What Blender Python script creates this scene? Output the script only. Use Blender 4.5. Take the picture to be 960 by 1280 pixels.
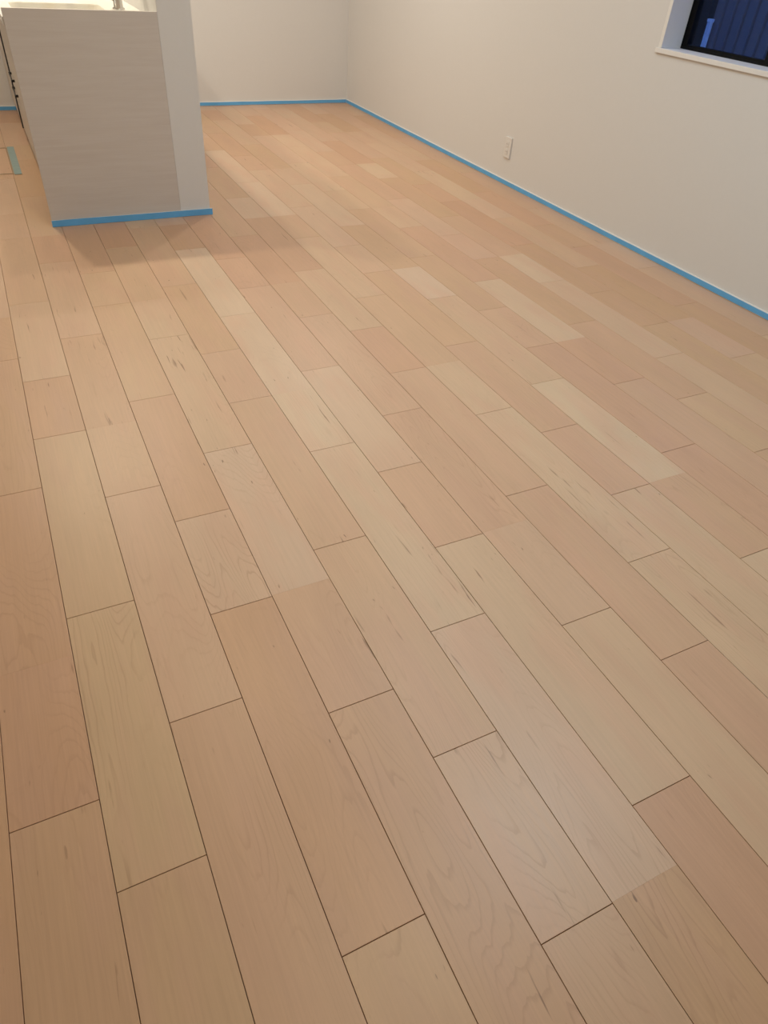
import bpy, bmesh, math, random
from mathutils import Matrix, Vector

random.seed(7)
for o in list(bpy.data.objects):
    bpy.data.objects.remove(o)
scene = bpy.context.scene
COL = scene.collection
W = 0.1515                      # width of one floor board row in metres; most measures below are in board widths

# ------------------------------------------------------------------ camera
F_PX = 862.92
CAM_H = 8.2805 * W
cam_d = bpy.data.cameras.new('camera')
cam_d.sensor_fit = 'HORIZONTAL'
cam_d.sensor_width = 36.0
cam_d.lens = F_PX / 960.0 * 36.0
cam_d.clip_start = 0.02
cam = bpy.data.objects.new('camera', cam_d)
COL.objects.link(cam)
right = Vector((0.89713923, -0.43727442, 0.06270786))
down = Vector((-0.24055357, -0.60265024, -0.76088545))
fwd = Vector((0.37050665, 0.66753559, -0.6458491))
m = Matrix((right, -down, -fwd)).transposed().to_4x4()
m.translation = Vector((0, 0, CAM_H))
cam.matrix_world = m
scene.camera = cam

# ------------------------------------------------------------------ exposure, dusk sky
scene.view_settings.view_transform = 'Standard'
scene.view_settings.look = 'None'
scene.view_settings.gamma = 1.0
scene.view_settings.use_curve_mapping = False
scene.view_settings.exposure = 0.0
world = bpy.data.worlds.new('dusk_sky')
scene.world = world
world.use_nodes = True
bg = world.node_tree.nodes['Background']
bg.inputs['Color'].default_value = (0.10, 0.24, 0.75, 1)
bg.inputs['Strength'].default_value = 2.7

# downlights of the room, all out of view, some added for fill: (x, y in board widths, watts)
CEIL = 2.42
WARM = (1.0, 0.90, 0.70)
LOW = (1.0, 0.84, 0.54)
SOFT = (1.0, 0.965, 0.87)
COOL_FILL = (0.69, 0.95, 1.12)  # tint of the unseen lamps added as cool fill
LAMPS = [
    (3.8, 32.4, 10.5, WARM, 'kitchen', 'above the sink'), (3.8, 37.5, 9.0, WARM, 'kitchen', 'above the far end of the worktop'),
    (-0.3, 32.5, 22.0, WARM, 'kitchen', 'above the floor hatch'),
    (13.0, 33.5, 15.0, SOFT, 'dining', 'near the far wall'), (14.0, 22.0, 5.0, SOFT, 'dining', 'near the wall socket, added to lighten the floor'),  # the second lamp is added to lighten the middle of the floor
    (3.5, 16.0, 10.5, LOW, 'living', 'in front of the counter end panel'), (9.5, 14.0, 8.0, COOL_FILL, 'living', 'added as cool fill in the middle of the room'),
    (10.5, 7.0, 15.5, COOL_FILL, 'living', 'added as cool fill opposite the window'), (4.0, 5.0, 9.5, LOW, 'living', 'furthest from the kitchen'),
]


# ------------------------------------------------------------------ helpers
def tag(o, label=None, cat=None, group=None, kind=None):
    if label: o['label'] = label
    if cat: o['category'] = cat
    if group: o['group'] = group
    if kind: o['kind'] = kind
    return o


def link(name, me, mat=None, parent=None, loc=None):
    o = bpy.data.objects.new(name, me)
    COL.objects.link(o)
    if mat and me is not None and not me.materials:
        me.materials.append(mat)
    if parent: o.parent = parent
    if loc: o.location = loc
    return o


def empty(name, loc=(0, 0, 0)):
    o = bpy.data.objects.new(name, None)
    o.empty_display_size = 0.1
    COL.objects.link(o)
    o.location = loc
    return o


def add_box(bm, x0, x1, y0, y1, z0, z1):
    vs = [bm.verts.new(p) for p in ((x0, y0, z0), (x1, y0, z0), (x1, y1, z0), (x0, y1, z0),
                                    (x0, y0, z1), (x1, y0, z1), (x1, y1, z1), (x0, y1, z1))]
    for f in ((0, 3, 2, 1), (4, 5, 6, 7), (0, 1, 5, 4), (1, 2, 6, 5), (2, 3, 7, 6), (3, 0, 4, 7)):
        bm.faces.new([vs[i] for i in f])
    return vs


def bm_mesh(name, bm, bevel=0.0, seg=2, smooth=False):
    if bevel:
        bmesh.ops.bevel(bm, geom=list(bm.edges), offset=bevel, segments=seg, profile=0.5, affect='EDGES')
    bmesh.ops.recalc_face_normals(bm, faces=list(bm.faces))
    me = bpy.data.meshes.new(name)
    bm.to_mesh(me)
    bm.free()
    if smooth:
        for f in me.polygons: f.use_smooth = True
    return me


def box(name, x0, x1, y0, y1, z0, z1, mat, parent=None, bevel=0.0, origin=None):
    """axis-aligned box in world coordinates (parent offset taken off)"""
    off = parent_loc(parent)
    bm = bmesh.new()
    add_box(bm, x0 - off[0], x1 - off[0], y0 - off[1], y1 - off[1], z0 - off[2], z1 - off[2])
    return link(name, bm_mesh(name, bm, bevel), mat, parent)


def parent_loc(p):
    v = Vector((0, 0, 0))
    while p is not None:
        v += p.location
        p = p.parent
    return v


def tube_mesh(name, pts, rad, n=14, cap=True):
    """round tube along a list of points"""
    bm = bmesh.new()
    pts = [Vector(p) for p in pts]
    rads = rad if isinstance(rad, (list, tuple)) else [rad] * len(pts)
    rings = []
    ref = Vector((0, 1, 0))
    for i, p in enumerate(pts):
        t = (pts[min(i + 1, len(pts) - 1)] - pts[max(i - 1, 0)]).normalized()
        a = ref - t * ref.dot(t)
        if a.length < 1e-4: a = Vector((1, 0, 0)) - t * t.x
        a.normalize()
        b = t.cross(a)
        rings.append([bm.verts.new(p + (a * math.cos(k / n * 6.2831853) + b * math.sin(k / n * 6.2831853)) * rads[i]) for k in range(n)])
    for r0, r1 in zip(rings, rings[1:]):
        for k in range(n):
            bm.faces.new((r0[k], r0[(k + 1) % n], r1[(k + 1) % n], r1[k]))
    if cap:
        bm.faces.new(list(reversed(rings[0])))
        bm.faces.new(rings[-1])
    return bm_mesh(name, bm, smooth=True)


# ------------------------------------------------------------------ materials
class NT:
    def __init__(s, name):
        s.mat = bpy.data.materials.new(name)
        s.mat.use_nodes = True
        s.t = s.mat.node_tree
        s.b = s.t.nodes['Principled BSDF']

    def n(s, kind, **kw):
        nd = s.t.nodes.new(kind)
        for k, v in kw.items():
            if k.startswith('i_'):
                key = k[2:]
                nd.inputs[int(key) if key.isdigit() else key].default_value = v
            else:
                setattr(nd, k, v)
        return nd

    def l(s, a, b): s.t.links.new(a, b)

    def math(s, op, a, b=None, c=None, clamp=False):
        nd = s.n('ShaderNodeMath', operation=op, use_clamp=clamp)
        for i, v in enumerate((a, b, c)):
            if v is None: continue
            if isinstance(v, (int, float)): nd.inputs[i].default_value = v
            else: s.l(v, nd.inputs[i])
        return nd.outputs[0]

    def mix(s, f, a, b, mode='MIX'):
        nd = s.n('ShaderNodeMix', data_type='RGBA', blend_type=mode)
        for i, v in ((0, f), (6, a), (7, b)):
            if isinstance(v, (int, float, tuple)): nd.inputs[i].default_value = v
            else: s.l(v, nd.inputs[i])
        return nd.outputs[2]

    def ramp(s, v, lo, hi):
        nd = s.n('ShaderNodeMapRange', interpolation_type='SMOOTHSTEP')
        nd.inputs[1].default_value = lo
        nd.inputs[2].default_value = hi
        s.l(v, nd.inputs[0])
        return nd.outputs[0]

    def noise(s, vec, scale, detail=2.0, rough=0.5, dist=0.0):
        nd = s.n('ShaderNodeTexNoise')
        nd.inputs['Scale'].default_value = scale
        nd.inputs['Detail'].default_value = detail
        nd.inputs['Roughness'].default_value = rough
        nd.inputs['Distortion'].default_value = dist
        s.l(vec, nd.inputs['Vector'])
        return nd.outputs['Fac']

    def mapped(s, vec, scale, loc=(0, 0, 0)):
        nd = s.n('ShaderNodeMapping')
        nd.inputs['Scale'].default_value = scale
        nd.inputs['Location'].default_value = loc
        s.l(vec, nd.inputs['Vector'])
        return nd.outputs[0]


def plain(name, col, rough=0.6, metal=0.0, spec=0.5, bump=0.0, bscale=300.0, var=0.0, vscale=20.0):
    k = NT(name)
    k.b.inputs['Roughness'].default_value = rough
    k.b.inputs['Metallic'].default_value = metal
    k.b.inputs['Specular IOR Level'].default_value = spec
    tc = k.n('ShaderNodeTexCoord').outputs['Object']
    c = (*col, 1)
    f = k.noise(tc, vscale, 3)
    v = k.math('MULTIPLY_ADD', f, 2 * var, 1 - var)
    cc = k.n('ShaderNodeCombineColor')
    for i in range(3): k.l(v, cc.inputs[i])
    k.l(k.mix(1.0, c, cc.outputs[0], 'MULTIPLY'), k.b.inputs['Base Color'])
    if bump:
        bn = k.n('ShaderNodeBump')
        bn.inputs['Strength'].default_value = bump
        bn.inputs['Distance'].default_value = 0.001
        k.l(k.noise(tc, bscale, 2), bn.inputs['Height'])
        k.l(bn.outputs[0], k.b.inputs['Normal'])
    return k.mat


def maple():
    """maple board; object colour: r = lightness, g = pinkness, b = mineral streaks, a = figure"""
    k = NT('maple_board')
    oi = k.n('ShaderNodeObjectInfo')
    sp = k.n('ShaderNodeSeparateColor')
    k.l(oi.outputs['Color'], sp.inputs[0])
    light, pink, streak = sp.outputs[0], sp.outputs[1], sp.outputs[2]
    fig = oi.outputs['Alpha']
    tc = k.n('ShaderNodeTexCoord').outputs['Object']
    off = k.n('ShaderNodeVectorMath', operation='SCALE')
    off.inputs[0].default_value = (37.0, 61.0, 13.0)
    k.l(oi.outputs['Random'], off.inputs['Scale'])
    ad = k.n('ShaderNodeVectorMath', operation='ADD')
    k.l(tc, ad.inputs[0]); k.l(off.outputs[0], ad.inputs[1])
    v = ad.outputs[0]
    base = k.mix(pink, (0.560, 0.360, 0.205, 1), (0.560, 0.318, 0.200, 1))
    # light boards are paler
    base = k.mix(k.math('MULTIPLY', k.math('SUBTRACT', light, 0.98), 5.0, clamp=True), base, k.mix(pink, (0.545, 0.420, 0.295, 1), (0.540, 0.395, 0.310, 1)))
    # broad cloudy tone
    cl = k.noise(k.mapped(v, (9, 2.2, 1)), 1.0, 3, 0.55)
    pk = k.noise(k.mapped(v, (12, 3.0, 1), (5, 9, 0)), 1.0, 2)
    base = k.mix(k.math('MULTIPLY', k.ramp(pk, 0.42, 0.68), 0.40), base, (0.555, 0.330, 0.225, 1))
    # fine long grain
    gr = k.noise(k.mapped(v, (210, 5, 1)), 1.0, 3, 0.6)
    # cathedral figure: contour lines of a stretched field
    fld = k.noise(k.mapped(v, (6.5, 1.05, 1), (2, 3, 0)), 1.0, 1.0, 0.45, 0.25)
    wob = k.noise(k.mapped(v, (55, 9, 1)), 1.0, 2)
    ph = k.math('MULTIPLY_ADD', wob, 1.1, k.math('MULTIPLY', fld, 38.0))
    fr = k.math('FRACT', ph)
    line = k.math('MULTIPLY', k.ramp(fr, 0.68, 0.95), k.math('SUBTRACT', 1.0, k.ramp(fr, 0.95, 1.0)))
    patch = k.ramp(k.noise(k.mapped(v, (5, 1.6, 1), (8, 1, 0)), 1.0, 2), 0.40, 0.62)
    figure = k.math('MULTIPLY', k.math('MULTIPLY', line, patch), fig)
    # dark mineral streaks and flecks
    st = k.noise(k.mapped(v, (70, 5.5, 1), (1, 7, 0)), 1.0, 2.5, 0.6, 0.3)
    clus = k.ramp(k.noise(k.mapped(v, (8, 2.5, 1), (3, 2, 0)), 1.0, 2), 0.44, 0.62)
    thr = k.math('MULTIPLY_ADD', streak, -0.10, 0.705)
    sm = k.math('MULTIPLY', k.math('DIVIDE', k.math('SUBTRACT', st, thr), 0.07, clamp=True), clus)
    val = k.math('MULTIPLY_ADD', k.math('SUBTRACT', cl, 0.5), 0.20, light)
    val = k.math('MULTIPLY_ADD', k.math('SUBTRACT', gr, 0.5), 0.20, val)
    cc = k.n('ShaderNodeCombineColor')
    for i in range(3): k.l(val, cc.inputs[i])
    col = k.mix(1.0, base, cc.outputs[0], 'MULTIPLY')
    col = k.mix(k.math('MULTIPLY', figure, 0.42), col, (0.34, 0.185, 0.105, 1))
    col = k.mix(k.math('MULTIPLY', sm, 0.74), col, (0.17, 0.075, 0.035, 1))
    # small pin specks
    dt = k.noise(k.mapped(v, (120, 26, 1), (4, 4, 0)), 1.0, 1.0)
    sel = k.ramp(k.noise(k.mapped(v, (14, 5, 1), (6, 8, 0)), 1.0, 1.0), 0.52, 0.66)
    col = k.mix(k.math('MULTIPLY', k.math('MULTIPLY', k.ramp(dt, 0.735, 0.80), sel), 0.7), col, (0.15, 0.07, 0.035, 1))
    k.l(col, k.b.inputs['Base Color'])
    rg = k.math('MULTIPLY_ADD', gr, 0.10, 0.36)
    k.l(rg, k.b.inputs['Roughness'])
    k.b.inputs['Specular IOR Level'].default_value = 0.5
    return k.mat


def woodprint():
    """pale greige laminate with faint horizontal grain"""
    k = NT('greige_laminate')
    tc = k.n('ShaderNodeTexCoord').outputs['Object']
    g1 = k.noise(k.mapped(tc, (2.6, 2.6, 46)), 1.0, 4, 0.6, 0.5)
    g2 = k.noise(k.mapped(tc, (7, 7, 230), (3, 1, 5)), 1.0, 2, 0.5)
    g = k.math('ADD', k.math('MULTIPLY', g1, 0.7), k.math('MULTIPLY', g2, 0.3))
    k.l(k.mix(k.ramp(g, 0.30, 0.70), (0.595, 0.535, 0.495, 1), (0.635, 0.583, 0.545, 1)), k.b.inputs['Base Color'])
    k.b.inputs['Roughness'].default_value = 0.5
    return k.mat


M_maple = maple()
M_under = plain('dark_joint', (0.20, 0.11, 0.05), 0.9, var=0.1)
M_wall = plain('white_wallpaper', (0.715, 0.70, 0.69), 0.85, spec=0.2, bump=0.25, bscale=260, var=0.012, vscale=60)
M_ceil = plain('ceiling_paper', (0.83, 0.815, 0.795), 0.9, spec=0.2, bump=0.2, bscale=260)
M_white = plain('white_paint', (0.80, 0.78, 0.76), 0.45, var=0.01)
M_lam = woodprint()
M_tape = plain('blue_tape', (0.13, 0.43, 0.80), 0.55, bump=0.35, bscale=90, var=0.10, vscale=14)
M_tape2 = plain('thin_blue_tape', (0.27, 0.36, 0.36), 0.6, var=0.12, vscale=30)
M_top = plain('white_worktop', (0.84, 0.83, 0.80), 0.25, var=0.02)
M_sink = plain('sink_resin', (0.82, 0.78, 0.70), 0.35, var=0.01)
M_steel = plain('chrome', (0.78, 0.77, 0.75), 0.14, 1.0, var=0.02)
M_black = plain('black_metal', (0.022, 0.022, 0.024), 0.45, var=0.05)
M_frame = plain('black_sash', (0.004, 0.004, 0.005), 0.6, spec=0.15, var=0.05)
M_front = plain('drawer_front', (0.62, 0.56, 0.50), 0.45, var=0.03)
M_alu = plain('hatch_trim', (0.42, 0.30, 0.19), 0.4, 0.3, var=0.05)
M_siding = plain('fence_sheet', (0.12, 0.14, 0.17), 0.6, var=0.06, vscale=6)
M_dark = plain('outdoor_dark', (0.008, 0.008, 0.010), 0.7, var=0.05)
M_pipe = plain('pale_pipe', (0.75, 0.80, 0.85), 0.4, var=0.02)
M_out = plain('outdoor_ground', (0.20, 0.20, 0.21), 0.9, var=0.1)
M_plug = plain('outlet_plastic', (0.74, 0.72, 0.70), 0.4, var=0.005)
M_slot = plain('slot_shadow', (0.12, 0.11, 0.10), 0.7)
M_int = plain('cabinet_core', (0.45, 0.41, 0.37), 0.7, var=0.03)
_k = NT('window_glass')
_k.b.inputs['Base Color'].default_value = (0.9, 0.94, 1, 1)
_k.b.inputs['Roughness'].default_value = 0.0
_k.b.inputs['Transmission Weight'].default_value = 1.0
_k.b.inputs['IOR'].default_value = 1.2
M_glass = _k.mat
_k = NT('lamp_glow')
_k.b.inputs['Base Color'].default_value = (1, 0.9, 0.8, 1)
_k.b.inputs['Emission Color'].default_value = (1, 0.84, 0.66, 1)
_k.b.inputs['Emission Strength'].default_value = 6.0
M_glow = _k.mat

# ------------------------------------------------------------------ room shell
XR = 19.42 * W           # right wall face
YB = 43.85 * W           # back wall face
XL = -1.70               # left wall face
YF = -1.60               # wall behind the camera
WT = 0.17

# floor: slab with every board laid on it
fl = box('floor', XL - WT, XR + WT, YF - WT, YB + WT, -0.10, -0.0118, M_under)
tag(fl, kind='structure')

X0 = -1.83419


def seam(k):
    return (X0 + k + 0.1 * max(0.0, (k - 11) / 8.0)) * W


P = 11.77
#        joints within one period, True where a groove is cut
JO = {0: [(5.00, True), (7.37, False), (11.54, True)],
      1: [(3.83, True), (8.10, True), (13.19, True)],
      2: [(5.71, True), (10.83, True), (13.20, False)],
      3: [(2.22, True), (7.35, True), (9.70, True)]}
TONE = {  # row: [(a point on the board, lightness, pinkness, streaks, figure)]
    -1: [(4, .95, .6, .2, .3)],
    0: [(3, .98, .5, .25, .3), (6, .95, .9, .2, .5), (9, .95, .75, .1, .5), (14, .97, .5, .1, .3), (18, .97, .5, .1, .3)],
    1: [(2, .99, .25, .2, .4), (6, 1.02, .0, .75, .7), (10, 1.02, .15, .2, .3), (14.4, .96, .75, .5, .3), (17.5, 1.07, .45, .2, .2), (22, 1.03, .5, .1, .2)],
    2: [(3, 1.0, .8, .3, .7), (8, 1.05, .75, .3, .4), (12, 1.03, .45, .7, .2), (15, 1.0, .55, .8, .3), (19, 1.06, .6, .5, .2)],
    3: [(1, 1.0, .35, .1, .9), (5, .96, .75, .1, .5), (8.5, 1.10, .7, .2, 1.), (12, 1.0, .75, .0, .2), (16, 1.02, .2, .3, .2), (21, 1.05, .3, .1, .2)],
    4: [(2, .99, .6, .1, .7), (6, 1.02, .75, .3, .4), (9.5, 1.15, .7, .2, .5), (14, 1.09, .35, 1., .2), (18.5, 1.10, .15, .3, .1), (23, 1.05, .3, .1, .2)],
    5: [(.5, 1.05, .5, .3, .4), (2.6, 1.09, .55, .2, 1.), (6, 1.05, .45, .3, .5), (10.5, 1.05, .55, .3, .4), (14.3, 1.06, .75, .3, .3), (17.5, 1.02, .3, .1, .2), (22, 1.06, .4, .1, .1)],
    6: [(.3, .97, .3, .2, .9), (3.5, 1.14, .7, .2, .6), (8, 1.14, .2, 1., .2), (12, 1.16, .15, .4, .3), (15.3, 1.17, .4, .1, .2), (19.5, 1.19, .35, .1, .1)],
    7: [(0, 1.0, 1., .1, .3), (4.5, 1.12, .25, .2, .3), (8.5, 1.03, .75, .1, .2), (12, 1.13, .5, .1, .2), (16.5, 1.06, .8, .1, .2), (20.3, 1.02, .95, .1, .3), (23.5, .98, .9, .1, .3)],
    8: [(2, 1.10, .3, .2, .2), (6, 1.09, .6, .2, .3), (9.5, 1.04, .75, .2, .4), (14, 1.06, .7, .2, .4), (18, 1.02, .6, .2, .2), (22, .98, .9, .1, .3)],
    9: [(2, 1.04, .85, .2, .4), (6, 1.05, .65, .2, .2), (10.5, 1.05, .65, .1, .2), (14.4, 1.0, .85, .1, .3), (17.5, 1.07, .3, .1, .2), (22, .99, .7, .1, .2)],
    10: [(3.5, 1.10, .2, .3, .5), (8, 1.12, .15, .85, .3), (12, 1.10, .2, .2, .2), (15.5, 1.03, .4, .2, .2), (20, 1.08, .3, .1, .2), (24, 1.04, .3, .1, .1), (27, 1.18, .45, .1, .1), (31, 1.16, .45, .1, .1)],
    11: [(5, 1.10, .25, .5, .2), (8.5, 1.04, .75, .1, .2), (12, 1.03, .6, .1, .2), (16.5, 1.0, .35, .1, .2), (20, 1.06, .5, .1, .2)],
    12: [(3, 1.12, .2, .1, .2), (6, 1.02, .6, .1, .9), (9.5, 1.15, .0, .1, .1), (14, 1.07, .3, .1, .2), (18, 1.17, .5, .1, .1), (21, 1.0, .3, .1, .1), (26, 1.14, .35, .1, .1)],
    13: [(4, 1.0, 1., .1, .2), (10.5, 1.0, .9, .1, .2), (17, 1.0, .3, .1, .2), (22, 1.02, .4, .1, .2)],
    14: [(8, 1.03, .7, .1, .2), (12, .98, .9, .1, .2), (15, 1.12, .2, .1, .1), (20, 1.0, .9, .1, .2), (31, 1.10, .4, .1, .1), (35.5, 1.12, .4, .1, .1)],
    15: [(5, 1.0, .5, .1, .2), (8.5, 1.02, .2, .1, .2), (12, 1.0, .6, .1, .2), (16.5, .97, .35, .1, .2)],
    16: [(9, 1.06, .3, .1, .2), (14, 1.08, .4, .1, .1), (19, 1.14, .2, .1, .1), (29.7, 1.14, .15, .1, .1)],
    17: [(10, .98, .2, .1, .2), (14.3, .96, .4, .1, .2), (17.5, .96, .4, .1, .2), (22, .97, .9, .1, .2)],
    18: [(9, 1.05, .2, .1, .2), (12, 1.08, .9, .1, .2), (15, .95, .3, .1, .2), (20, 1.06, .4, .1, .2)],
    19: [(12, .98, .4, .1, .2), (17, 1.0, .9, .1, .2)],
}
PMESH = {}
GAP = 0.0006            # half a groove
BEV = 0.0006
TH = 0.012


def board_mesh(w, ln, g0, g1):
    """one board, centred, top at z = 0; g0 / g1: groove at near / far end"""
    key = (round(w, 4), round(ln, 4), g0, g1)
    if key in PMESH: return PMESH[key]
    xa = w / 2 - GAP
    ya = -ln / 2 + (GAP if g0 else 0.0)
    yb = ln / 2 - (GAP if g1 else 0.0)
    b0 = BEV if g0 else 0.0002
    b1 = BEV if g1 else 0.0002
    bm = bmesh.new()
    bot = [bm.verts.new(p) for p in ((-xa, ya, -TH), (xa, ya, -TH), (xa, yb, -TH), (-xa, yb, -TH))]
    mid = [bm.verts.new(p) for p in ((-xa, ya, -b0), (xa, ya, -b0), (xa, yb, -b1), (-xa, yb, -b1))]
    top = [bm.verts.new(p) for p in ((-xa + BEV, ya + b0, 0), (xa - BEV, ya + b0, 0), (xa - BEV, yb - b1, 0), (-xa + BEV, yb - b1, 0))]
    for a, b in ((bot, mid), (mid, top)):
        for i in range(4):
            bm.faces.new((a[i], a[(i + 1) % 4], b[(i + 1) % 4], b[i]))
    bm.faces.new(top)
    me = bm_mesh('plank', bm)
    me.materials.append(M_maple)
    PMESH[key] = me
    return me


rt = random.Random(21)
Y_NEAR, Y_FAR = -1.5, 43.80
for row in range(-4, 22):
    xa, xb = seam(row), min(seam(row + 1), XR - 0.002)
    if xb - xa < 0.01: continue
    js = sorted((y + P * n, g) for y, g in JO[row % 4] for n in range(-2, 5))
    for (y0, g0), (y1, g1) in zip(js, js[1:]):
        if y1 <= Y_NEAR or y0 >= Y_FAR: continue
        a, b = max(y0, Y_NEAR), min(y1, Y_FAR)
        # boards that lie wholly under the kitchen counter are not laid
        if xa > 1.2 * W and xb < 6.0 * W and a > 26.2: continue
        if row < -1 and (b < 3 or row < -2): continue
        if row < 0 and a > 38: continue
        o = link('plank', board_mesh(xb - xa, (b - a) * W, g0 and a == y0, g1 and b == y1), None, fl)
        o.location = ((xa + xb) / 2, (a + b) / 2 * W, 0)
        t = None
        for (yy, l_, p_, s_, f_) in TONE.get(row, []):
            if y0 <= yy < y1: t = (l_, p_, s_, f_)
        if t is None:
            t = (1.03 + rt.uniform(-.06, .11), rt.uniform(.1, .9), rt.random() ** 3 * .5, rt.uniform(.1, .4))
        o.color = (1.03 + (t[0] - 1.03) * 0.65, 0.5 + (t[1] - 0.5) * 0.75, t[2], t[3])

# walls
for nm, a in (('wall_left', (XL - WT, XL, YF - WT, YB + WT, 0, CEIL)), ('wall_front', (XL, XR, YF - WT, YF, 0, CEIL)), ('wall_back', (XL, XR + WT, YB, YB + WT, 0, CEIL))):
    tag(box(nm, *a, M_wall), kind='structure')
tag(box('ceiling', XL - WT, XR + WT, YF - WT, YB + WT, CEIL, CEIL + 0.12, M_ceil), kind='structure')

# right wall with its window opening
WY1 = 19.58 * W
WY0 = WY1 - 1.06
WZ0, WZ1 = 5.80 * W, 2.02
bm = bmesh.new()
ys = [YF - WT, WY0, WY1, YB]
zs = [0.0, WZ0, WZ1, CEIL]
for i in range(3):
    for j in range(3):
        if i == 1 and j == 1: continue
        for x, rev in ((XR, True), (XR + WT, False)):
            q = [(x, ys[i], zs[j]), (x, ys[i + 1], zs[j]), (x, ys[i + 1], zs[j + 1]), (x, ys[i], zs[j + 1])]
            bm.faces.new([bm.verts.new(p) for p in (reversed(q) if rev else q)])
for q in ([(WY0, WZ0), (WY1, WZ0)], [(WY1, WZ0), (WY1, WZ1)], [(WY1, WZ1), (WY0, WZ1)], [(WY0, WZ1), (WY0, WZ0)]):
    (a0, c0), (a1, c1) = q
    bm.faces.new([bm.verts.new(p) for p in ((XR, a0, c0), (XR + WT, a0, c0), (XR + WT, a1, c1), (XR, a1, c1))])
me = bm_mesh('wall_right', bm)
tag(link('wall_right', me, M_wall), kind='structure')

# skirting boards
SK = 0.2 * W
ST = 0.009
for nm, a in (('baseboard_right', (XR - ST, XR, YF, YB, 0.0005, SK)), ('baseboard_back', (6.22 * W, XR - ST, YB - ST, YB, 0.0005, SK)), ('baseboard_kitchen', (XL, 1.24 * W, YB - ST, YB, 0.0005, SK))):
    tag(box(nm, *a, M_white, bevel=0.0012), kind='structure')


# ------------------------------------------------------------------ window
WX = XR + 0.118       # inner face of the black frame
win = empty('window_1', (XR, (WY0 + WY1) / 2, WZ0))
tag(win, kind='structure')
LIN = 0.014
box('window_sill', XR - 0.010, WX, WY0 - 0.012, WY1 + 0.018, WZ0 - 0.004, WZ0 + 0.016, M_white, win, bevel=0.0015)
box('window_jamb', XR - 0.006, WX, WY1 - LIN, WY1 + 0.006, WZ0 + 0.016, WZ1 - LIN, M_white, win, bevel=0.001)
box('window_jamb', XR - 0.006, WX, WY0 - 0.006, WY0 + LIN, WZ0 + 0.016, WZ1 - LIN, M_white, win, bevel=0.001)
box('window_head', XR - 0.006, WX, WY0 - 0.006, WY1 + 0.006, WZ1 - LIN, WZ1 + 0.006, M_white, win, bevel=0.001)
fy0, fy1, fz0, fz1 = WY0 + 0.002, WY1 - 0.002, WZ0 + 0.016, WZ1 - 0.002
bm = bmesh.new()
FB = 0.010
add_box(bm, WX, WX + 0.075, fy0, fy1, fz0, fz0 + FB)
add_box(bm, WX, WX + 0.075, fy0, fy1, fz1 - FB, fz1)
add_box(bm, WX, WX + 0.075, fy0, fy0 + FB, fz0 + FB, fz1 - FB)
add_box(bm, WX, WX + 0.075, fy1 - FB, fy1, fz0 + FB, fz1 - FB)
off = win.location
bmesh.ops.translate(bm, verts=list(bm.verts), vec=-off)
link('window_frame', bm_mesh('window_frame', bm), M_frame, win)
ymid = WY1 - 0.515


def sash(y0, y1, x):
    bm = bmesh.new()
    z0, z1 = fz0 + FB - 0.004, fz1 - FB + 0.004
    s, sb = 0.030, 0.013
    add_box(bm, x, x + 0.026, y0, y1, z0, z0 + sb)
    add_box(bm, x, x + 0.026, y0, y1, z1 - s, z1)
    add_box(bm, x, x + 0.026, y0, y0 + s, z0 + sb, z1 - s)
    add_box(bm, x, x + 0.026, y1 - s, y1, z0 + sb, z1 - s)
    bmesh.ops.translate(bm, verts=list(bm.verts), vec=-off)
    sa = link('sash', bm_mesh('sash', bm), M_frame, win)
    bm = bmesh.new()
    add_box(bm, x + 0.010, x + 0.014, y0 + s - 0.004, y1 - s + 0.004, z0 + sb - 0.004, z1 - s + 0.004)
    bmesh.ops.translate(bm, verts=list(bm.verts), vec=-off)
    link('pane', bm_mesh('pane', bm), M_glass, sa)


sash(ymid - 0.02, fy1 - 0.012, WX + 0.006)
sash(fy0 + 0.012, ymid + 0.02, WX + 0.040)

# ------------------------------------------------------------------ outdoors: neighbour's ribbed wall
gr = box('outdoor_ground', XR + WT + 0.005, XR + 4.0, YF - 3, YB + 4, -0.60, -0.45, M_out)
tag(gr, kind='structure')
XN = XR + 1.0
FH = 2.35                # fence height above the ground outside
nb = empty('metal_fence', (XN, 2.0, -0.45))
tag(nb, 'dark blue fence of narrow vertical ribbed sheets seen through the window', 'fence')
PW = 0.0755
bm = bmesh.new()
sec = [(0, 0.0), (0.006, -0.014), (PW - 0.018, -0.014), (PW - 0.010, 0.0), (PW, 0.0)]
lo = [bm.verts.new((x, -y, 0.0)) for y, x in sec]
hi = [bm.verts.new((x, -y, FH)) for y, x in sec]
for i in range(len(sec) - 1):
    bm.faces.new((lo[i], lo[i + 1], hi[i + 1], hi[i]))
lb = [bm.verts.new((0.02, 0.0, 0)), bm.verts.new((0.02, -PW, 0))]
hb = [bm.verts.new((0.02, 0.0, FH)), bm.verts.new((0.02, -PW, FH))]
bm.faces.new((lb[1], lb[0], hb[0], hb[1]))
bm.faces.new((lo[0], hi[0], hb[0], lb[0]))
bm.faces.new((lo[-1], lb[1], hb[1], hi[-1]))
bm.faces.new([*hi, hb[1], hb[0]])
sheet = bm_mesh('fence_panel', bm)
sheet.materials.append(M_siding)
YN1 = 3.607
for i in range(40):
    link('fence_panel', sheet, None, nb, (0, YN1 - i * PW - 2.0, 0))
dk = box('dark_backdrop', XN - 0.03, XN + 0.8, YN1 + 0.012, YB + 1.5, -0.45, 2.9, M_dark)  # black block added to stand for the dark outdoors past the fence end
tag(dk, 'black backdrop outside the window, added for the dark beyond the ribbed fence', 'wall')
box('backdrop_edge', XN - 0.042, XN - 0.03, YN1 + 0.012, YN1 + 0.06, -0.45, 2.9, M_dark, dk)
pp = empty('marker_stake', (XN - 0.035, YN1 - 0.012, -0.45))
tag(pp, 'short pale blue stake standing outside against the end of the ribbed fence', 'stake')
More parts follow.
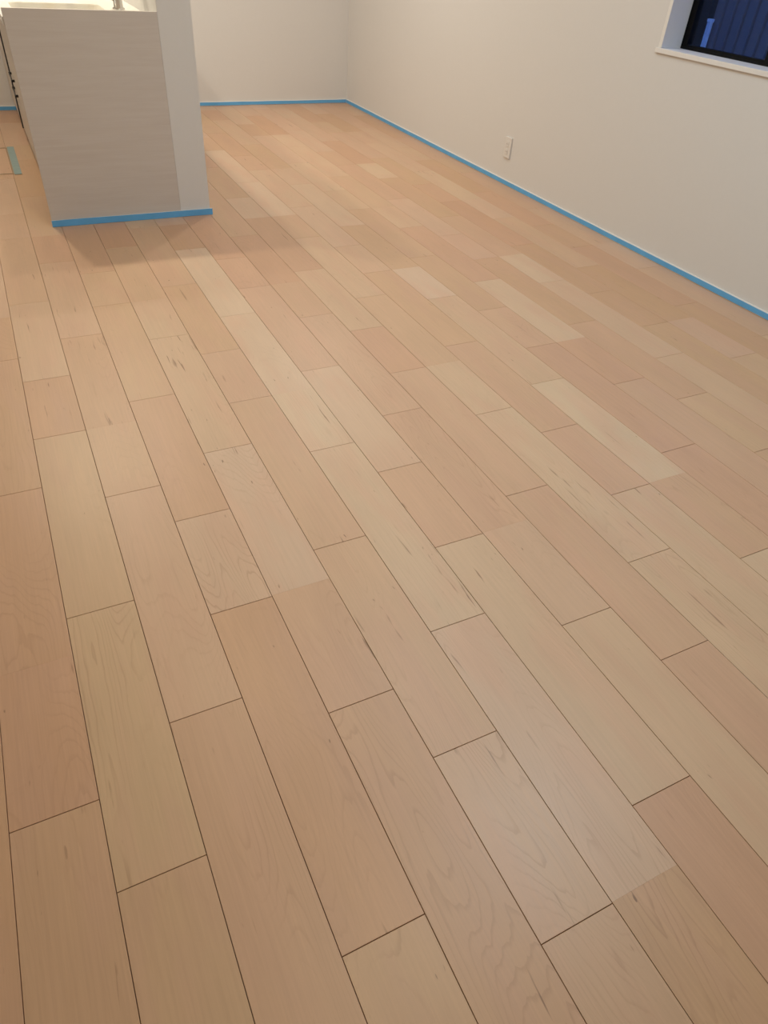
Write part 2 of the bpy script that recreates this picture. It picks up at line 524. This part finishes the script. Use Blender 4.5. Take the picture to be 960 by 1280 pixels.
bm = bmesh.new()
add_box(bm, -0.010, 0.010, -0.014, 0.014, 0.0, 1.405)
link('post', bm_mesh('post', bm, 0.003), M_pipe, pp)
bm = bmesh.new()
add_box(bm, -0.013, 0.013, -0.017, 0.017, 1.395, 1.412)
link('cap', bm_mesh('cap', bm, 0.003), M_pipe, pp)


# ------------------------------------------------------------------ kitchen peninsula
KX0, KX1, KX2 = 0.92 * W, 5.16 * W, 6.19 * W
KY0 = 25.80 * W
KZ = 5.90 * W
HW = 7.20 * W
hw = box('wall_kitchen', KX1, KX2, KY0, YB - 0.001, 0.0005, HW, M_wall, bevel=0.0)
tag(hw, kind='structure')
tag(box('trim_1', KX1 - 0.012, KX2 + 0.012, KY0 - 0.012, YB - 0.001, HW, HW + 0.022, M_white, bevel=0.002), kind='structure')

ki = empty('kitchen_cabinet', (KX0, KY0, 0))
tag(ki, 'pale wood-print kitchen counter unit with end panel beside the white half wall', 'kitchen cabinet')
PT = 0.020
box('end_panel', KX0, KX1 - 0.0005, KY0, KY0 + PT, 0.0005, KZ, M_lam, ki, bevel=0.0008)
TOPZ = 5.68 * W
box('carcass', 1.10 * W + 0.020, KX1 - 0.002, KY0 + PT + 0.001, YB - 0.003, 0.09, TOPZ - 0.20, M_int, ki)
box('toe_kick', 1.26 * W, 1.26 * W + 0.012, KY0 + PT, YB - 0.003, 0.001, 0.089, M_front, ki)
FXX = 1.10 * W            # plane of the door and drawer fronts, set back from the end panel
ZT = TOPZ - 0.036
box('door', FXX, FXX + 0.019, KY0 + PT + 0.002, 28.85 * W, 0.085, ZT, M_front, ki, bevel=0.001)
box('door', FXX, FXX + 0.019, 28.87 * W, 31.6 * W, 0.085, ZT, M_front, ki, bevel=0.001)
for y0, y1, hy0, hy1 in ((31.62 * W, 37.15 * W, 34.4 * W, 36.2 * W), (37.50 * W, 43.78 * W, 39.7 * W, 41.5 * W)):
    for z0, z1 in ((0.085, 0.290), (0.292, 0.372), (0.374, 0.450), (0.452, ZT)):
        d = box('drawer', FXX, FXX + 0.019, y0, y1, z0, z1, M_front, ki, bevel=0.001)
        if z1 > 0.6 or z1 < 0.30 or y0 > 37 * W: continue
        bm = bmesh.new()
        zc = z1 - 0.030
        ox, oy = FXX - KX0, -KY0
        add_box(bm, ox - 0.016, ox - 0.010, hy0 + oy, hy1 + oy, zc - 0.004, zc + 0.004)
        add_box(bm, ox - 0.016, ox + 0.002, hy0 + oy, hy0 + oy + 0.014, zc - 0.006, zc + 0.006)
        add_box(bm, ox - 0.016, ox + 0.002, hy1 + oy - 0.014, hy1 + oy, zc - 0.006, zc + 0.006)
        link('handle', bm_mesh('handle', bm), M_black, d)
box('gap_shade', FXX - 0.007, FXX + 0.018, 37.16 * W, 37.49 * W, 0.085, ZT, M_black, ki)  # black strip standing in for the shade of the gap between units

# worktop with the sink let into it
SX0, SX1, SY0, SY1 = 1.30 * W, 4.05 * W, 26.5 * W, 29.95 * W
wt = empty('worktop', (KX0, KY0 + PT, TOPZ))
tag(wt, 'glossy white worktop with a moulded sink on top of the kitchen cabinet', 'worktop')
TX0, TX1, TY0, TY1 = KX0 - 0.004, KX1 - 0.001, KY0 + PT + 0.001, YB - 0.003


def rrect(x0, x1, y0, y1, r, n=6):
    pts = []
    for cx, cy, a0 in ((x1 - r, y1 - r, 0), (x0 + r, y1 - r, 90), (x0 + r, y0 + r, 180), (x1 - r, y0 + r, 270)):
        for i in range(n + 1):
            a = math.radians(a0 + 90 * i / n)
            pts.append((cx + r * math.cos(a), cy + r * math.sin(a)))
    return pts


bm = bmesh.new()
inner = rrect(SX0, SX1, SY0, SY1, 0.045)
nn = len(inner)


def outer_pt(p):
    # push the sink outline out to the worktop's edge
    x, y = p
    return (TX1 if x > (SX0 + SX1) / 2 else TX0, y)


def ring(pts, z): return [bm.verts.new((x - wt.location.x, y - wt.location.y, z - TOPZ)) for x, y in pts]


seg = 7
for z, flip in ((TOPZ, False), (TOPZ - 0.03, True)):
    a = ring(inner, z)
    b = ring([outer_pt(p) for p in inner], z)
    for i in range(nn):
        j = (i + 1) % nn
        vs = [a[i], a[j], b[j], b[i]]
        if (b[i].co - b[j].co).length < 1e-6: vs = vs[:3]
        elif abs(b[i].co.x - b[j].co.x) > 1e-4: continue
        bm.faces.new(vs if flip else list(reversed(vs)))
    # near and far slabs of the top
    for ya, yb_ in ((TY0, SY0), (SY1, TY1)):
        q = ring([(TX0, ya), (TX1, ya), (TX1, yb_), (TX0, yb_)], z)
        bm.faces.new(q if not flip else list(reversed(q)))
rim = [(TX0, TY0), (TX1, TY0), (TX1, TY1), (TX0, TY1)]
u, d_ = ring(rim, TOPZ), ring(rim, TOPZ - 0.03)
for i in range(4):
    bm.faces.new((d_[i], d_[(i + 1) % 4], u[(i + 1) % 4], u[i]))
me = bm_mesh('slab', bm)
link('slab', me, M_top, wt)
# basin
bm = bmesh.new()
prev = None
for z, ins in ((0.0, 0.0), (-0.006, 0.003), (-0.15, 0.012), (-0.175, 0.03), (-0.18, 0.06)):
    r_ = ring(rrect(SX0 + ins, SX1 - ins, SY0 + ins, SY1 - ins, 0.045), TOPZ + z)
    if prev:
        for i in range(nn):
            bm.faces.new((prev[i], prev[(i + 1) % nn], r_[(i + 1) % nn], r_[i]))
    prev = r_
bm.faces.new(prev)
link('sink', bm_mesh('sink', bm, smooth=True), M_sink, wt)
dr = Vector(((SX0 + SX1) / 2, (SY0 + SY1) / 2, TOPZ - 0.18)) - wt.location
link('drain', tube_mesh('drain', [dr + Vector((0, 0, -0.004)), dr + Vector((0, 0, 0.004))], 0.05, 20), M_steel, wt)

# tap
FX, FY = 4.45 * W, 28.2 * W
tp = empty('kitchen_tap', (FX, FY, TOPZ))
tag(tp, 'chrome gooseneck kitchen tap beside the sink', 'tap')
link('base', tube_mesh('base', [(0, 0, 0), (0, 0, 0.012), (0, 0, 0.014), (0, 0, 0.075)], [0.029, 0.029, 0.022, 0.021], 20), M_steel, tp)
path = [(0, 0, 0.07), (0, 0, 0.16), (0, 0, 0.24)]
for i in range(1, 11):
    a = math.pi * i / 10 * 0.95
    path.append((-0.09 + 0.09 * math.cos(a), 0, 0.24 + 0.09 * math.sin(a)))
path.append((-0.186, 0, 0.17))
link('spout', tube_mesh('spout', path, 0.013, 14), M_steel, tp)
link('spray_head', tube_mesh('spray_head', [(-0.184, 0, 0.20), (-0.188, 0, 0.15), (-0.190, 0, 0.10)], [0.014, 0.017, 0.018], 16), M_steel, tp)
lv = link('lever', tube_mesh('lever', [(-0.012, 0, 0.045), (-0.045, -0.008, 0.052), (-0.085, -0.012, 0.100)], [0.010, 0.008, 0.006], 12), M_steel, tp)


# ------------------------------------------------------------------ blue masking tape
def tape(name, p0, p1, nrm, z0, z1, label, mat=M_tape, th=0.0011, seglen=0.12):
    """strip of tape standing on its edge from p0 to p1 (xy), slightly wavy edges"""
    p0, p1, nrm = Vector((*p0, 0)), Vector((*p1, 0)), Vector((*nrm, 0))
    n = max(2, int((p1 - p0).length / seglen))
    bm = bmesh.new()
    rt2 = random.Random(len(label))
    rows = []
    for i in range(n + 1):
        q = p0.lerp(p1, i / n)
        a = z0 + rt2.uniform(-.0006, .0006)
        b = z1 + rt2.uniform(-.0009, .0009)
        e = rt2.uniform(0, .0004)
        rows.append([bm.verts.new(v - p0) for v in (q + Vector((0, 0, a)), q + nrm * (th + e) + Vector((0, 0, a)), q + nrm * (th + e) + Vector((0, 0, b)), q + Vector((0, 0, b)))])
    for r0, r1 in zip(rows, rows[1:]):
        for k in range(4):
            bm.faces.new((r0[k], r0[(k + 1) % 4], r1[(k + 1) % 4], r1[k]))
    bm.faces.new(rows[0]); bm.faces.new(list(reversed(rows[-1])))
    o = link(name, bm_mesh(name, bm), mat, None, p0)
    tag(o, label, 'tape', 'blue masking tape on the skirting')
    return o


TZ0, TZ1 = 0.003, SK - 0.0035
tape('masking_tape', (XR - ST, YF + 0.02), (XR - ST, YB - 0.012), (-1, 0), TZ0, TZ1, 'long blue masking tape along the skirting below the window wall')
tape('masking_tape', (6.26 * W, YB - ST), (XR - 0.012, YB - ST), (0, -1), TZ0, TZ1, 'blue masking tape on the skirting of the far wall beyond the half wall')
tape('masking_tape', (XL + 0.02, YB - ST), (1.23 * W, YB - ST), (0, -1), TZ0, TZ1, 'short blue masking tape on the far skirting behind the drawers')
bb = box('baseboard_counter', KX0 - 0.002, KX2 + 0.009, KY0 - 0.009, KY0 - 0.0003, 0.0005, SK, M_white, bevel=0.001)
tag(bb, kind='structure')
tape('masking_tape', (KX0 - 0.003, KY0 - 0.009), (KX2 + 0.010, KY0 - 0.009), (0, -1), TZ0 - 0.002, SK + 0.001, 'bright blue masking tape across the foot of the wood-print counter end', th=0.002)

# ------------------------------------------------------------------ wall socket
so = empty('wall_socket', (XR, 26.72 * W, 1.42 * W))
tag(so, 'white electrical socket plate low on the wall under the window side', 'socket')
bm = bmesh.new()
add_box(bm, -0.009, -0.0002, -0.035, 0.035, -0.060, 0.060)
link('plate', bm_mesh('plate', bm, 0.002), M_plug, so)
for z in (-0.022, 0.022):
    bm = bmesh.new()
    add_box(bm, -0.0115, -0.0085, -0.012, 0.012, z - 0.015, z + 0.015)
    f = link('outlet', bm_mesh('outlet', bm, 0.001), M_plug, so)
    for y in (-0.006, 0.006):
        bm = bmesh.new()
        add_box(bm, -0.0118, -0.0112, y - 0.001, y + 0.001, z - 0.004, z + 0.004)
        link('slot', bm_mesh('slot', bm), M_slot, f)

# ------------------------------------------------------------------ underfloor hatch in the aisle
HX1, HX0, HY0, HY1 = 0.26 * W, 0.26 * W - 0.62, 32.3 * W, 36.4 * W
ha = empty('floor_hatch', ((HX0 + HX1) / 2, (HY0 + HY1) / 2, 0))
tag(ha, 'square underfloor storage hatch with thin trim in the aisle floor', 'hatch')
T = 0.014
for a in ((HX0, HX1, HY0, HY0 + T), (HX0, HX1, HY1 - T, HY1), (HX0, HX0 + T, HY0 + T, HY1 - T), (HX1 - T, HX1, HY0 + T, HY1 - T)):
    box('trim_strip', *a, 0.0003, 0.002, M_alu, ha, bevel=0.0004)
box('ring_pull', HX1 - 0.16, HX1 - 0.07, (HY0 + HY1) / 2 - 0.045, (HY0 + HY1) / 2 + 0.045, 0.0003, 0.002, M_alu, ha, bevel=0.0006)
tp2 = box('masking_tape', HX1 - 0.006, HX1 + 0.034, HY0 - 0.02, HY1 + 0.01, 0.0022, 0.0030, M_tape2)
tag(tp2, 'pale blue tape strip stuck flat beside the floor hatch', 'tape')
tp3 = box('masking_tape', HX1 - 0.14, HX1 - 0.09, (HY0 + HY1) / 2 - 0.05, (HY0 + HY1) / 2 + 0.03, 0.0022, 0.0030, M_tape2)
tag(tp3, 'small pale blue tape patch on the floor hatch pull', 'tape')

# ------------------------------------------------------------------ ceiling downlights
bm = bmesh.new()
pr = None
for r_, z in ((0.036, 0.0), (0.052, 0.0), (0.054, 0.003), (0.054, 0.006)):
    rg = [bm.verts.new((r_ * math.cos(k / 24 * 6.28318), r_ * math.sin(k / 24 * 6.28318), z)) for k in range(24)]
    if pr:
        for k in range(24): bm.faces.new((pr[k], pr[(k + 1) % 24], rg[(k + 1) % 24], rg[k]))
    pr = rg
ringm = bm_mesh('trim_ring', bm)
ringm.materials.append(M_white)
bm = bmesh.new()
bm.faces.new([bm.verts.new((0.036 * math.cos(-k / 24 * 6.28318), 0.036 * math.sin(-k / 24 * 6.28318), 0.002)) for k in range(24)])
lensm = bm_mesh('lens', bm)
lensm.materials.append(M_glow)
for x, y, pw, c, zone, where in LAMPS:
    dl = empty('downlight', (x * W, y * W, CEIL - 0.006))
    tag(dl, 'round white recessed ceiling downlight ' + where, 'downlight', 'downlights in the %s ceiling' % zone)
    link('trim_ring', ringm, None, dl)
    link('lens', lensm, None, dl)
    ld = bpy.data.lights.new('downlight_lamp', 'AREA')
    ld.shape = 'DISK'
    ld.size = 0.10
    ld.energy = pw
    ld.color = c
    lo_ = bpy.data.objects.new('downlight_lamp', ld)
    COL.objects.link(lo_)
    lo_.parent = dl
    lo_.location = (0, 0, -0.004)
